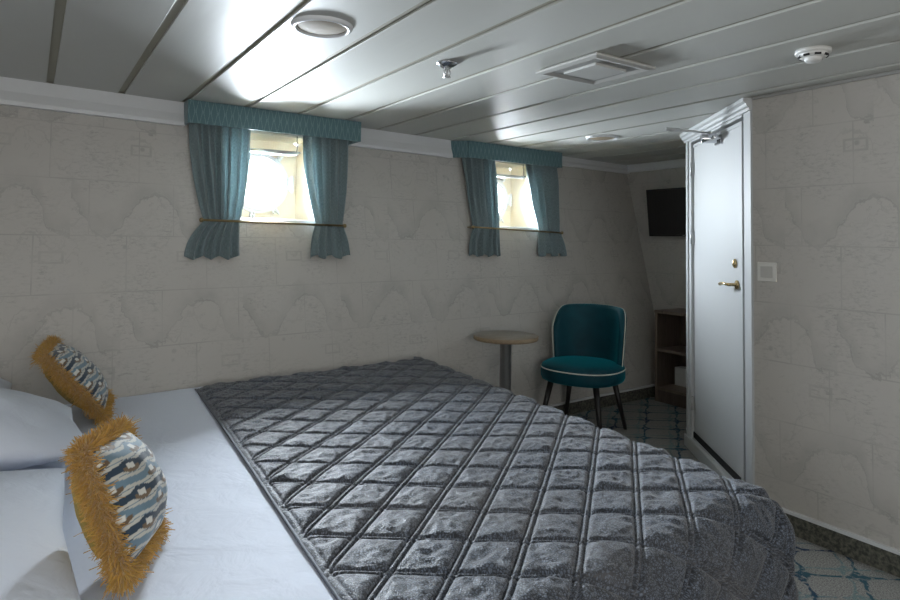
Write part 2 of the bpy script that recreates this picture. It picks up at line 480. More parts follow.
# cornices along the hull wall
def cornice(n, x0, x1, h, dp):
    b = MB(); P = []
    K = max(2, int((x1 - x0) / 0.2))
    for i in range(K + 1):
        x = x0 + (x1 - x0) * i / K
        yt, yb = wallY(x, H), wallY(x, H - h)
        P.append([(x, yt + .005, H), (x, yt - dp, H), (x, yt - dp, H - 0.008), (x, (yt + yb) / 2 - dp * 0.9, H - h * 0.5), (x, yb - dp, H - h + 0.03), (x, yb - dp - .004, H - h + 0.02), (x, yb - dp - .004, H - h), (x, yb + .005, H - h)])
    b.quad_grid(P, False, close_v=True)
    b.poly(P[0]); b.poly(P[-1][::-1])
    tag(b.build('trim_%d' % n, M['white'], bevel=0.0015), kind='structure')
cornice(2, XL, 0.695, 0.135, 0.035); cornice(3, 1.745, 2.615, 0.135, 0.035); cornice(4, 3.70, XE - 0.001, 0.085, 0.03)
b = MB(); b.box(XE - 0.03, B.y, H - 0.075, XE, 4.14, H); tag(b.build('trim_5', M['white'], bevel=0.004), kind='structure')
b = MB(); b.box(XR - 0.012, YF, H - 0.016, XR, A.y - 0.005, H); tag(b.build('trim_6', M['plasticg'], bevel=0.003), kind='structure')

# skirtings: speckled board with a white cap
def skirt(name, pts, n, h=0.092):
    b = MB(); bt = []
    for lo, hi, dp, mi in ((0, h, 0.012, 0), (h, h + 0.014, 0.018, 1)):
        P = []
        for (x, y) in pts:
            nx, ny = n
            P.append([(x, y, lo), (x + nx * dp, y + ny * dp, lo), (x + nx * dp, y + ny * dp, hi), (x, y, hi)])
        b.quad_grid(P, False, close_v=True, mi=mi)
        b.poly(P[0][::-1], mi=mi); b.poly(P[-1], mi=mi)
    tag(b.build(name, [M['skirt'], M['white']], fix=False), kind='structure')
skirt('baseboard_back', [(x, wallY(x, 0.0) ) for x in (XL, -1, 0, .6, 1.2, 1.8, 2.4, 3.0, 3.6, 4.2, XE)], (0, -1))
skirt('baseboard_right', [(XR, YF), (XR, A.y - 0.01)], (-1, 0))
skirt('baseboard_end', [(XE, B.y), (XE, 3.66)], (-1, 0))
skirt('baseboard_passage', [(B.x + 0.01, B.y), (XE, B.y)], (0, 1))

# ------------------------------------------------------------------ portholes
def disc_ring(b, c, r0, r1, y0, y1, seg=48, R=None):
    prof = [(r0, 0), (r1, 0), (r1, y1 - y0), (r0, y1 - y0), (r0, 0)]
    P = []
    for r, h in prof:
        P.append([(c[0] + r * math.cos(2 * PI * k / seg), y0 + h, c[1] + r * math.sin(2 * PI * k / seg)) for k in range(seg)])
    b.quad_grid(P, True, close_v=True)
PR = 0.165
for i, w in enumerate(WIN):
    x0, x1, z0, z1, yb = w['x0'], w['x1'], w['z0'], w['z1'], w['yb']
    root = empty('window_%d' % (i + 1), ((x0 + x1) / 2, wallY((x0 + x1) / 2, z0), z0), kind='structure')
    b = MB()
    # lining of the recess (sides, top, sill), open towards the room
    def ring(z): return [(x0, wallY(x0, z), z), (x0, yb, z), (x1, yb, z), (x1, wallY(x1, z), z)]
    lo, hi = ring(z0), ring(z1)
    b.poly([lo[0], lo[1], hi[1], hi[0]]); b.poly([lo[2], lo[3], hi[3], hi[2]])
    b.poly([hi[0], hi[1], hi[2], hi[3]])
    b.poly([lo[0], lo[3], lo[2], lo[1]])
    # back plate with a round hole
    seg = 48; cx, cz = w['cx'], w['cz']; P = []
    inner, outer = [], []
    for k in range(seg):
        a = 2 * PI * k / seg; c_, s_ = math.cos(a), math.sin(a)
        inner.append((cx + PR * c_, yb, cz + PR * s_))
        tx = ((x1 - cx) if c_ > 0 else (cx - x0)) / max(abs(c_), 1e-6); tz = ((z1 - cz) if s_ > 0 else (cz - z0)) / max(abs(s_), 1e-6)
        tt = min(tx, tz); outer.append((cx + tt * c_, yb, cz + tt * s_))
    b.quad_grid([inner, outer], False, close_v=True)
    o = b.build('recess_lining', M['recess'], root, fix=False)
    sm = o.modifiers.new('thick', 'SOLIDIFY'); sm.thickness = 0.012; sm.offset = 0
    # front casing strips on the sill and jambs
    b = MB()
    yl, yr = wallY(x0, z0), wallY(x1, z0)
    b.poly([(x0, yl - .016, z0 - .014), (x1, yr - .016, z0 - .014), (x1, yr - .016, z0 + .005), (x0, yl - .016, z0 + .005)])
    b.poly([(x0, yl - .016, z0 + .005), (x1, yr - .016, z0 + .005), (x1, yr + .05, z0 + .008), (x0, yl + .05, z0 + .008)])
    b.poly([(x0, yl - .016, z0 - .014), (x1, yr - .016, z0 - .014), (x1, yr, z0 - .014), (x0, yl, z0 - .014)])
    o = b.build('window_sill', M['white'], root)
    b = MB(); disc_ring(b, (cx, cz), PR - 0.012, PR + 0.030, yb - 0.035, yb - 0.004)
    disc_ring(b, (cx, cz), PR - 0.004, PR + 0.012, yb - 0.048, yb - 0.03)
    o = b.build('porthole_rim', M['white'], root, bevel=0.003)
    b = MB(); P = [[(cx + r * math.cos(2 * PI * k / 40), yb - 0.012, cz + r * math.sin(2 * PI * k / 40)) for k in range(40)] for r in (0.0005, PR - 0.006)]
    b.quad_grid(P, False, close_v=True); b.build('porthole_pane', M['glass'], root)
    # clamps (dogs) around the ring, a hinge block at the side
    for ang in (52, -58, -100, 128, 232):
        a = rad(ang); c_, s_ = math.cos(a), math.sin(a)
        def Rm(p, c_=c_, s_=s_): return (cx + (PR + 0.03 + p[0]) * c_ - p[2] * s_, yb - p[1], cz + (PR + 0.03 + p[0]) * s_ + p[2] * c_)
        b = MB(); b.box(-0.02, 0.0, -0.016, 0.030, 0.028, 0.016, Rm)
        b.tube([Rm((0.018, 0.02, 0)), Rm((0.018, 0.065, 0))], 0.009, 8)
        b.tube([Rm((-0.004, 0.058, 0)), Rm((0.040, 0.058, 0))], 0.007, 8)
        b.build('clamp', M['white'], root, bevel=0.003)
    b = MB(); b.box(cx + PR + 0.022, yb - 0.045, cz - 0.045, cx + PR + 0.062, yb - 0.003, cz + 0.045)
    b.tube([(cx + PR + 0.045, yb - 0.05, cz - 0.055), (cx + PR + 0.045, yb - 0.05, cz + 0.055)], 0.010, 8)
    b.build('hinge_block', M['white'], root, bevel=0.003)
    # storm cover hinged up under the top of the recess, hung from a hook
    b = MB(); zc = z1 - 0.085
    def Rc(p): return (cx + p[0] + 0.03, yb - 0.055 - (p[1] + 0.15), zc + p[2] - 0.12 * (p[1] + 0.15))
    b.lathe([(0.0005, -0.012), (0.140, -0.012), (0.152, -0.004), (0.152, 0.010), (0.140, 0.014), (0.0005, 0.014)], seg=40, R=Rc)
    cv = b.build('deadlight_cover', M['steel'], root)
    b = MB(); hx, hy = cx + 0.155, yb - 0.055 - 0.22
    b.tube([(hx, hy, z1), (hx, hy, z1 - .03), (hx + .006, hy, z1 - .045), (hx, hy, zc - 0.018), (hx - .01, hy, zc - .022)], 0.0028, 6)
    b.box(hx - .03, hy - .012, zc - .022, hx + .02, hy + .012, zc - .012)
    b.build('hook', M['darksteel'], root)

# ------------------------------------------------------------------ valances
def valance(x0, x1, y0, y1, label, lx=0.03):
    root = empty('valance', ((x0 + x1) / 2, (y0 + y1) / 2, 1.97), label, 'valance', 'fabric valances over the porthole windows')
    b = MB(); zb, zt = 1.972, 2.098; t = 0.014
    def wy(x): return wallY(x, 2.0) - 0.040
    L = x1 - x0
    fr = [(x0, y0), (x1, y1), (x1 - t, y1 + t), (x0 + t, y0 + t)]
    def slab(p, q, n, u0, u1):   # p,q plan endpoints of the outer face, n inward offset
        o_ = [(p[0] + n[0], p[1] + n[1]), (q[0] + n[0], q[1] + n[1])]
        b.poly([(*p, zb), (*q, zb), (*q, zt), (*p, zt)], False, [(u0, 0), (u1, 0), (u1, zt - zb), (u0, zt - zb)])
        b.poly([(*o_[1], zb), (*o_[0], zb), (*o_[0], zt), (*o_[1], zt)], False, [(u0, 0), (u1, 0), (u1, .1), (u0, .1)])
        for z, r in ((zb, 1), (zt, 0)):
            pl = [(*p, z), (*q, z), (*o_[1], z), (*o_[0], z)]
            b.poly(pl[::-1] if r else pl, False, [(u0, 0), (u1, 0), (u1, .01), (u0, .01)])
        b.poly([(*p, zb), (*p, zt), (*o_[0], zt), (*o_[0], zb)]); b.poly([(*q, zb), (*q, zt), (*o_[1], zt), (*o_[1], zb)])
    slab((x0, y0), (x1, y1), (0, t), 0, L)
    o = b.build('front_panel', M['valance'], root, bevel=0.003, fix=False)
    for xx, yy, s in ((x0, y0, 1), (x1, y1, -1)):
        b = MB(); 
        slab((xx, yy + t), (xx - (lx if s > 0 else 0), wy(xx) + .035), (s * t, 0), L, L + .15)
        b.build('side_panel', M['valance'], root, bevel=0.002, fix=False)
    b = MB(); b.poly([(x0, y0, zt), (x1, y1, zt), (x1, wy(x1), zt), (x0, wy(x0), zt)]); b.poly([(x0, y0, zt - .01), (x1, y1, zt - .01), (x1, wy(x1), zt - .01), (x0, wy(x0), zt - .01)][::-1])
    b.build('top_board', M['plasticg'], root, fix=False)
    return root
valance(0.69, 1.742, 3.63, 3.665, 'patterned blue-green valance over the left porthole window, nearer the bed pillows', 0.0)
valance(2.722, 3.722, 3.855, 3.90, 'patterned blue-green valance over the right porthole window, above the round table', 0.10)

# ------------------------------------------------------------------ curtains
def curtain(top, rod, bot, yt, yr, yb, folds, seed, label):
    zt, zr, zb = 2.045, 1.438, 1.245
    NU, NV = 150, 70; P, UV = [], []
    rnd = random.Random(seed)
    ph = [rnd.uniform(0, 2 * PI) for _ in range(4)]
    for j in range(NV + 1):
        v = j / NV; z = zt + (zb - zt) * v
        if z >= zr:
            k = (zt - z) / (zt - zr); e = k ** 2.6; e2 = (1 - math.cos(k * PI)) / 2 * 0.15 + e * 0.85
            x0 = top[0] + (rod[0] - top[0]) * e2; x1 = top[1] + (rod[1] - top[1]) * e2
            yy = yt + (yr - yt) * k; am = 0.034 * (1 - e) * (0.6 + 0.4 * min(1.0, k * 5)) + 0.014 * e
        else:
            k = (zr - z) / (zr - zb); e = 1 - (1 - k) ** 1.9
            x0 = rod[0] + (bot[0] - rod[0]) * e; x1 = rod[1] + (bot[1] - rod[1]) * e
            yy = yr + (yb - yr) * k; am = 0.014 + 0.014 * e
            z += 0.012 * math.sin(k * PI / 2) * (0)
        row, ru = [], []
        for i in range(NU + 1):
            u = i / NU
            uw = u + 0.025 * math.sin(u * 7 + ph[0] + v * 1.5)
            ff = folds * 2 * PI * uw
            w = math.sin(ff + ph[1] + 0.5 * math.sin(v * 5 + ph[2])) + 0.28 * math.sin(1.7 * ff + ph[3] + v * 2.2)
            w += 0.5 * noise.noise(Vector((u * 9, v * 5, seed)))
            wx = 0.35 * math.cos(ff + ph[1]) * (x1 - x0) / folds / 6
            zz = z
            if j > NV - 6: zz += -0.008 + 0.012 * math.sin(ff * 0.5 + ph[2]) * (j - NV + 6) / 6
            row.append((x0 + (x1 - x0) * u + wx, yy - am * w * 0.62, zz)); ru.append((u * 0.75, v * 0.8))
        P.append(row); UV.append(ru)
    b = MB(); b.quad_grid(P, True, UV=UV)
    root = empty('curtain', ((top[0] + top[1]) / 2, yt, zt), label, 'curtain', 'tied-back blue curtains at the portholes')
    o = b.build('drape', M['curtain'], root, fix=False)
    s = o.modifiers.new('thick', 'SOLIDIFY'); s.thickness = 0.002
    return root
curtain((0.712, 1.055), (0.795, 0.988), (0.695, 0.985), 3.70, 3.632, 3.60, 6, 3, 'blue curtain hanging left of the left porthole, flaring below its rod')
curtain((1.385, 1.690), (1.455, 1.630), (1.412, 1.668), 3.735, 3.668, 3.635, 5, 11, 'blue curtain hanging right of the left porthole')
curtain((2.700, 3.010), (2.745, 2.995), (2.69, 2.985), 3.918, 3.826, 3.79, 6, 23, 'blue curtain hanging left of the right porthole')
curtain((3.352, 3.690), (3.425, 3.655), (3.400, 3.70), 3.958, 3.862, 3.825, 5, 31, 'blue curtain hanging right of the right porthole, nearest the chair')

# brass hold-back rods
def rodthing(x0, x1, y0, y1, z0, z1, mat, label):
    root = empty('curtain_rod', (x0, y0, z0), label, 'curtain rod', 'hold-back rods below the portholes')
    b = MB(); b.tube([(x0, y0, z0), (x1, y1, z1)], 0.0065, 12); b.build('bar', mat, root)
    for x, y, z, s in ((x0, y0, z0, -1), (x1, y1, z1, 1)):
        b = MB(); b.lathe([(0.0005, -.012), (0.008, -.011), (0.0115, -.004), (0.0115, .004), (0.008, .011), (0.0005, .012)], c=(x + s * .006, y, z), seg=16)
        fin = b.build('finial', mat, root)
        b = MB(); b.tube([(x + s * -.01, y, z), (x + s * -.01, wallY(x, z) + .002, z)], 0.005, 8)
        b.build('bracket', mat, root)
rodthing(0.772, 1.615, 3.572, 3.615, 1.442, 1.430, M['oldbrass'], 'thin brass rod holding back the curtains under the left porthole')
rodthing(2.715, 3.630, 3.765, 3.805, 1.447, 1.420, M['oldbrass'], 'thin brass rod holding back the curtains under the right porthole')

# ------------------------------------------------------------------ door in the angled wall
root = empty('door_1', tuple(A), kind='structure')
def dbox(b, s0, s1, o0, o1, z0, z1, mi=0):
    def R(p): return DP(p[0], p[1], p[2])
    b.box(s0, o0, z0, s1, o1, z1, R, mi)
b = MB()
dbox(b, 0.0, 0.098, -0.08, 0.004, 0, 2.1); dbox(b, 0.885, 0.985, -0.08, 0.010, 0, 2.1)
dbox(b, 0.098, 0.885, -0.08, 0.010, 2.022, 2.1)
b.build('door_frame', M['door'], root, bevel=0.004)
b = MB(); dbox(b, 0.003, 0.052, 0.004, 0.009, 0, 2.05); dbox(b, 0.93, 0.965, 0.010, 0.018, 0.09, 2.05)
b.build('architrave', M['door'], root, bevel=0.004)
b = MB()
P = []
prof = [(0.004, 2.035), (0.018, 2.035), (0.020, 2.048), (0.031, 2.056), (0.034, 2.070), (0.046, 2.080), (0.048, 2.0985), (0.004, 2.0985)]
for s in (-0.004, 1.0): P.append([DP(s, o_, z) for o_, z in prof])
b.quad_grid(P, False, close_v=True); b.poly(P[0]); b.poly(P[1][::-1])
b.build('crown_moulding', M['door'], root)
b = MB(); dbox(b, 0.0, 1.0, -0.08, 0.022, 0, 0.075); dbox(b, 0.05, 0.95, -0.08, 0.004, 0.075, 0.090)
b.build('door_sill', M['door'], root, bevel=0.004)
b = MB(); dbox(b, 0.09, 0.90, -0.085, -0.075, 0.085, 2.03); dbox(b, 0.100, 0.882, -0.02, 0.0, 0.0905, 0.127); b.build('gap_shade_strips', M['dark'], root)  # black strips stand in for the shaded gaps behind and under the leaf
b = MB(); dbox(b, 0.118, 0.868, -0.045, -0.004, 0.128, 2.006)
leaf = b.build('door_leaf', M['door'], root, bevel=0.003)
b = MB()
dbox(b, 0.118, 0.150, -0.004, 0.004, 0.128, 2.006); dbox(b, 0.150, 0.868, -0.004, 0.002, 1.985, 2.006)
b.build('edge_moulding', M['door'], leaf, bevel=0.002)
for zc in (1.842, 1.392, 0.31):
    b = MB(); b.tube([DP(0.877, 0.010, zc - .045), DP(0.877, 0.010, zc + .045)], 0.008, 10)
    dbox(b, 0.862, 0.893, 0.002, 0.006, zc - .045, zc + .045)
    b.build('hinge', M['steel'], root)
# brass furniture
def onDoor(s, z, fn):
    o_ = DP(s, 0.0, z)
    def R(p): q = o_ + dd * p[0] + dn * (p[2]) + Vector((0, 0, p[1])); return q - o_
    return o_, R
o_, R = onDoor(0.222, 1.248, None)
b = MB(); b.lathe([(0.0005, -0.006), (0.021, -0.006), (0.022, 0.003), (0.018, 0.007), (0.013, 0.009), (0.009, 0.012), (0.0005, 0.012)], c=o_, seg=24, R=R, sx=0.85, sy=1.15)
b.build('deadbolt', M['brass'], leaf)
o_, R = onDoor(0.20, 1.135, None)
b = MB(); b.lathe([(0.0005, -0.006), (0.024, -0.006), (0.024, 0.003), (0.018, 0.007), (0.009, 0.010), (0.009, 0.045), (0.0005, 0.046)], c=o_, seg=24, R=R)
pts = [(0, 0, .045), (0.02, 0.002, .052), (0.05, 0.004, .052), (0.08, 0.0, .050), (0.115, -0.004, .048)]
b.tube([o_ + R(p) for p in pts], [0.008, .0085, .0075, .0085, .0105], 12)
b.build('lever_handle', M['brass'], leaf)
# overhead closer
cl = MB(); o_, R = onDoor(0.44, 1.968, None)
cl.box(-0.05, -0.036, -0.004, 0.05, 0.034, 0.008, lambda p: o_ + R(p))
cl.lathe([(0.0005, 0.004), (0.026, 0.004), (0.027, 0.012), (0.027, 0.095), (0.024, 0.102), (0.0005, 0.102)], c=o_, seg=24, R=R)
cl.lathe([(0.0005, 0.004), (0.014, 0.004), (0.014, 0.050), (0.0005, 0.050)], c=o_ + dd * -0.05, seg=16, R=R)
cl.box(-0.052, -0.012, 0.020, -0.010, 0.012, 0.040, lambda p: o_ + R(p))
cl.build('door_closer', M['chrome'], leaf, bevel=0.002)
b = MB(); q0 = o_ + R((0.0, 0.034, 0.05)); q1 = o_ + R((0.0, 0.058, 0.30))
b.tube([o_ + R((0.0, 0.0, 0.05)), q0 + Vector((0, 0, .008))], 0.010, 10)
b.tube([q0, q0.lerp(q1, .5), q1], [0.006, 0.0065, 0.007], 10)
b.tube([q1 - (q1 - q0).normalized() * 0.08, q1], 0.0105, 10)
b.build('closer_arm', M['steel'], leaf)

# light switch on the right wall
root = empty('light_switch', (XR, 1.727, 1.22), 'square white light switch on the papered wall beside the door', 'light switch')
b = MB(); b.box(XR - 0.009, 1.679, 1.173, XR, 1.775, 1.267); b.build('plate', M['switch'], root, bevel=0.003)
b = MB(); b.box(XR - 0.014, 1.697, 1.192, XR - .009, 1.757, 1.248); b.build('rocker', M['rocker'], root, bevel=0.002)

# ------------------------------------------------------------------ ceiling fittings
def downlight(x, y, r, label):
    root = empty('ceiling_light', (x, y, H), label, 'ceiling light', 'round recessed ceiling lights')
    b = MB(); b.lathe([(r * .80, 0.0), (r * .80, -0.006), (r * .83, -0.012), (r * .88, -0.014), (r * .97, -0.009), (r, 0.0)], c=(x, y, H), seg=48)
    b.build('trim_ring', M['white'], root)
    b = MB(); b.lathe([(r * .81, -0.005), (r * .6, -0.009), (r * .3, -0.011), (0.0005, -0.012)], c=(x, y, H), seg=48)
    b.build('diffuser', M['diffuser'], root)
downlight(0.826, 2.07, 0.108, 'round recessed ceiling light nearest the camera, above the bed')
downlight(3.385, 3.14, 0.118, 'round recessed ceiling light above the teal chair')
# sprinkler
x, y = 1.436, 2.20
root = empty('sprinkler', (x, y, H), 'chrome sprinkler head in the ceiling between downlight and vent', 'sprinkler')
b = MB(); b.lathe([(0.0005, 0), (0.046, 0), (0.044, -0.006), (0.026, -0.018), (0.015, -0.024), (0.0005, -0.024)], c=(x, y, H), seg=28); b.build('rosette', M['chrome'], root)
b = MB(); b.tube([(x, y, H - .015), (x, y, H - .028)], 0.010, 12)
for s in (-1, 1): b.tube([(x + s * .009, y, H - .026), (x + s * .015, y, H - .042), (x + s * .004, y, H - .060)], 0.004, 6)
b.tube([(x, y, H - .028), (x, y, H - .058)], 0.005, 6); b.build('frame_arms', M['steel'], root)
b = MB(); b.lathe([(0.0005, -0.058), (0.015, -0.058), (0.017, -0.062), (0.0005, -0.064)], c=(x, y, H), seg=20); b.build('deflector', M['steel'], root)
# vent
x, y = 1.972, 1.872
root = empty('ceiling_vent', (x, y, H), 'square grey-white ceiling vent with a raised centre panel', 'vent')
b = MB(); h = 0.177; P = []
for hh, z in ((h - .02, 0), (h, -.012), (h, -.020), (h - .022, -.026), (h - .055, -.016), (h - .055, 0)):
    P.append([(x - hh, y - hh, H + z), (x + hh, y - hh, H + z), (x + hh, y + hh, H + z), (x - hh, y + hh, H + z)])
b.quad_grid(P, False, close_v=True); b.build('frame', M['ventgrey'], root, bevel=0.002)
b = MB(); b.box(x - .14, y - .14, H - .018, x + .14, y + .14, H - .002); b.build('louvre_plate', M['plasticg'], root)
b = MB(); b.box(x - .092, y - .092, H - .028, x + .092, y + .092, H - .010); b.build('centre_panel', M['ventgrey'], root, bevel=0.003)
# smoke detector
x, y = 2.462, 1.218
root = empty('smoke_detector', (x, y, H), 'round white smoke detector on the ceiling near the right wall', 'smoke detector')
b = MB(); b.lathe([(0.0005, 0), (0.062, 0), (0.062, -.012), (0.058, -.016), (0.0005, -.016)], c=(x, y, H), seg=36); b.build('base', M['plastic'], root)
b = MB(); b.lathe([(0.050, -.014), (0.050, -.026), (0.044, -.030), (0.0005, -.030)], c=(x, y, H), seg=36); b.build('body', M['plastic'], root)
for k in range(8):
    a = 2 * PI * k / 8; b = MB()
    def Rk(p, a=a): return (x + p[0] * math.cos(a) - p[1] * math.sin(a), y + p[0] * math.sin(a) + p[1] * math.cos(a), H + p[2])
    b.box(0.040, -.011, -.029, 0.0515, .011, -.022, Rk); b.build('slot', M['dark'], root)
b = MB(); b.lathe([(0.030, -.030), (0.030, -.040), (0.024, -.046), (0.0005, -.047)], c=(x, y, H), seg=30); b.build('cap', M['plastic'], root)

# ------------------------------------------------------------------ bed
def XLq(Y): return 0.575 + 0.07 * (Y - 1.3)
def XFq(Y): return 1.985 + 0.085 * (Y - 1.1)
def YNq(X): return 0.90 + 0.068 * X
root = empty('bed', (0.5, 2.2, 0), 'double bed with white sheet standing against the porthole wall', 'bed')
def footq(ins, z): # plan quad of the bed inset by ins
    yf = lambda x: wallY(x, z) - 0.02 - ins
    xl, xf = -1.2 + ins, XFq(1.2) - ins
    xf2 = XFq(3.4) - ins
    return xl, [(xl, YNq(xl) + ins), (xf, YNq(xf) + ins), (xf2, min(3.42 - ins, yf(xf2))), (1.2, min(3.34 - ins, yf(1.2))), (0.4, min(3.30 - ins, yf(0.4))), (xl, yf(xl))]
def prism(name, q, z0, z1, mat, bev):
    b = MB(); b.poly([(x, y, z0) for x, y in q][::-1]); b.poly([(x, y, z1) for x, y in q])
    for i in range(len(q)):
        p, r = q[i], q[(i + 1) % len(q)]
        b.poly([(*p, z0), (*r, z0), (*r, z1), (*p, z1)])
    return b.build(name, mat, root, bevel=bev)
prism('base', footq(0.14, 0.0)[1], 0.0, 0.28, M['bedwood'], 0.01)
prism('mattress', footq(0.10, 0.3)[1], 0.285, 0.565, M['mattress'], 0.04)
# sheet: gently rumpled top that runs to the wall and hangs down on the near side
P = []
NX, NY = 150, 190
def rumple(x, y, s=0.0):
    return 0.0045 * noise.noise(Vector((x * 3.1, y * 2.3, 3 + s))) + 0.0018 * noise.noise(Vector((x * 11, y * 7, 7 + s))) \
        + 0.0025 * abs(noise.noise(Vector((x * 2.2 + y * 1.4, y * 5.5 - x * 2, 11 + s))))
for i in range(NX + 1):
    x = -1.15 + (XLq(2) + 0.16 + 1.15) * i / NX
    row = []
    y0 = YNq(x) + 0.05; y1 = wallY(x, 0.58) - 0.012
    for j in range(NY + 1):
        t = j / NY
        if t < 0.14: # drop
            k = t / 0.14; ang = min(1, max(0, (k - 0.7) / 0.3)) * PI / 2
            z = 0.20 + (0.545 - 0.20) * min(1, k / 0.7) + 0.04 * math.sin(ang)
            y = y0 + 0.04 * (1 - math.cos(ang)) + 0.006 * math.sin(x * 23)
        else:
            k = (t - 0.14) / 0.86; y = y0 + 0.04 + (y1 - y0 - 0.04) * k
            z = 0.585 - 0.03 * max(0, (k - 0.965) / 0.035) ** 2
        z += rumple(x, y)
        row.append((x, y, z))
    P.append(row)
b = MB(); b.quad_grid(P, True); o = b.build('sheet', M['sheet'], root, fix=False)

# ------------------------------------------------------------------ quilted bedspread
ZT = 0.602; RR = 0.115
DROP = 0.54
XW0 = 0.0
def lineh(d, sp, ph):
    k = np.abs(((d - ph) / sp + 0.5) % 1.0 - 0.5) * sp
    return k
nx_, ny_ = 520, 700
wtop = 1.56; 
ys_t = np.linspace(-DROP, 2.62, ny_ + 1)      # fabric t: <0 hangs on the near side
xs_s = np.linspace(0.0, 1.0, nx_ + 1)
V = np.zeros((nx_ + 1, ny_ + 1, 3)); UVq = np.zeros((nx_ + 1, ny_ + 1, 2)); HG = np.zeros((nx_ + 1, ny_ + 1)); TT = np.zeros((nx_ + 1, ny_ + 1))
arc = RR * PI / 2
def prof(d):
    """outward distance and drop for arc length d past the start of the rounded edge"""
    if d <= 0: return 0.0, 0.0
    if d < arc:
        a = d / RR; return RR * math.sin(a), RR * (1 - math.cos(a))
    return RR + 0.035 * (d - arc), RR + (d - arc) * 0.999
for i in range(nx_ + 1):
    for j in range(ny_ + 1):
        t = ys_t[j]
        # plan Y on the flat top for this t
        def planY(x): 
            yn = YNq(x) + RR; yw = min(3.44 + 0.055 * (x - .7), wallY(x, ZT) - 0.03)
            return yn, yw
        tt = max(t, 0.0) / 2.62
        yn, yw = planY(1.3)
        Y = yn + (yw - yn) * tt
        x0 = XLq(Y) ; x1 = XFq(Y) - RR
        Ltop = x1 - x0; S = Ltop + DROP
        s = xs_s[i] * S
        x = x0 + min(s, Ltop)
        yn, yw = planY(x); Y = yn + (yw - yn) * tt
        dx = max(0.0, s - Ltop); dy = max(0.0, -t)
        if dx > 0 and dy > 0:
            d = max(dx, dy) ; phi = PI / 2 * (dy / (dx + dy))
            # ease so the corner gathers evenly
            h, v = prof(d); px = x + h * math.cos(phi); py = Y - h * math.sin(phi)
            fl = 0.012 * math.sin(phi * 6.0) * min(1, d / .3); px += fl * math.cos(phi); py -= fl * math.sin(phi)
        else:
            h1, v1 = prof(dx); h2, v2 = prof(dy); v = v1 + v2
            px = x + h1; py = Y - h2
        # soft outward waves in the hanging sides
        if dy > arc and dx == 0: py -= 0.010 * math.sin(px * 7 + 1) * min(1, (dy - arc) / .3)
        if dx > arc and dy == 0: px += 0.010 * math.sin(py * 8) * min(1, (dx - arc) / .3)
        z = ZT - v
        # settle onto the sheet at the left edge, sag at the wall edge
        if dx == 0 and dy == 0:
            e = min(s / 0.05, 1.0); z -= 0.010 * (1 - e) ** 2
            k = max(0.0, (tt - 0.955) / 0.045); z -= 0.05 * k * k
            z += 0.006 * noise.noise(Vector((px * 2.2, py * 2.0, 1.5)))
        z = max(z, 0.035 + 0.01 * math.sin(px * 5 + py * 4))
        fx, fy = x + dx, Y - dy
        V[i, j] = (px, py, z); UVq[i, j] = (fx, fy)
        nn = noise.noise(Vector((fx * 16, fy * 16, 0.3))); n2 = noise.noise(Vector((fx * 38, fy * 38, 4.3)))
        TT[i, j] = tt; HG[i, j] = nn * 0.0075 + n2 * 0.0038 - 0.007 * abs(noise.noise(Vector((fx * 21 + 5, fy * 27, 9))))
FX, FY = UVq[:, :, 0], UVq[:, :, 1]
dA = lineh(0.562 * FX + 0.827 * FY, 0.1655, 1.803); dB = lineh(-0.656 * FX + 0.755 * FY, 0.139, 0.655)
def chan(d):   # twin rows of stitching: ridge between two grooves, then the puff
    g = -0.0074 * np.exp(-((d - 0.0088) / 0.0034) ** 2)
    r = 0.0020 * np.exp(-(d / 0.0045) ** 2)
    return g + r
puff = 0.0085 * (1 - np.exp(-np.maximum(dA - 0.0085, 0) / 0.012)) * (1 - np.exp(-np.maximum(dB - 0.0085, 0) / 0.011)) * 1.35
inner = np.clip((np.minimum(dA, dB) - 0.010) / 0.02, 0, 1)
hang = 1 + 0.9 * np.clip(((ZT - V[:, :, 2]) - 0.03) / 0.08, 0, 1)      # stitching pulls deeper where the cover hangs free
HH = puff * (1 + (hang - 1) * 0.3) + (chan(dA) + chan(dB)) * hang + HG * inner / hang
SL = (FX - (0.575 + 0.07 * (FY - 1.3)))
HH *= np.clip((SL - 0.004) / 0.05, 0.0, 1) ** 0.6
HH *= np.clip((1 - TT) / 0.04, 0.05, 1)
HH += -0.0045 * np.exp(-((SL - 0.022) / 0.0035) ** 2)
du = np.gradient(V, axis=0); dv = np.gradient(V, axis=1)
Nn = np.cross(du, dv); ln = np.linalg.norm(Nn, axis=2, keepdims=True); ln[ln < 1e-9] = 1; Nn /= ln
flip = Nn[20, ny_ // 2, 2] < 0
if flip: Nn = -Nn
V2 = V + Nn * HH[:, :, None]
V2[:, :, 2] = np.maximum(V2[:, :, 2], 0.012)
me = bpy.data.meshes.new('bedspread')
nvx = (nx_ + 1) * (ny_ + 1)
idx = np.arange(nvx).reshape(nx_ + 1, ny_ + 1)
F4 = np.stack([idx[:-1, :-1], idx[1:, :-1], idx[1:, 1:], idx[:-1, 1:]], -1).reshape(-1, 4)
if flip: F4 = F4[:, ::-1]
me.vertices.add(nvx); me.vertices.foreach_set('co', V2.reshape(-1).astype(np.float32))
me.loops.add(F4.size); me.loops.foreach_set('vertex_index', F4.reshape(-1).astype(np.int32))
me.polygons.add(len(F4)); me.polygons.foreach_set('loop_start', (np.arange(len(F4)) * 4).astype(np.int32))
me.update(calc_edges=True)
ul = me.uv_layers.new(name='UVMap'); ul.data.foreach_set('uv', UVq.reshape(-1, 2)[F4.reshape(-1)].reshape(-1).astype(np.float32))
me.polygons.foreach_set('use_smooth', [True] * len(F4)); me.materials.append(M['quilt']); me.validate()
spread = empty('bedspread', (1.3, 2.2, ZT), 'dark grey quilted satin bedspread with diamond stitching over the foot of the bed', 'bedspread')
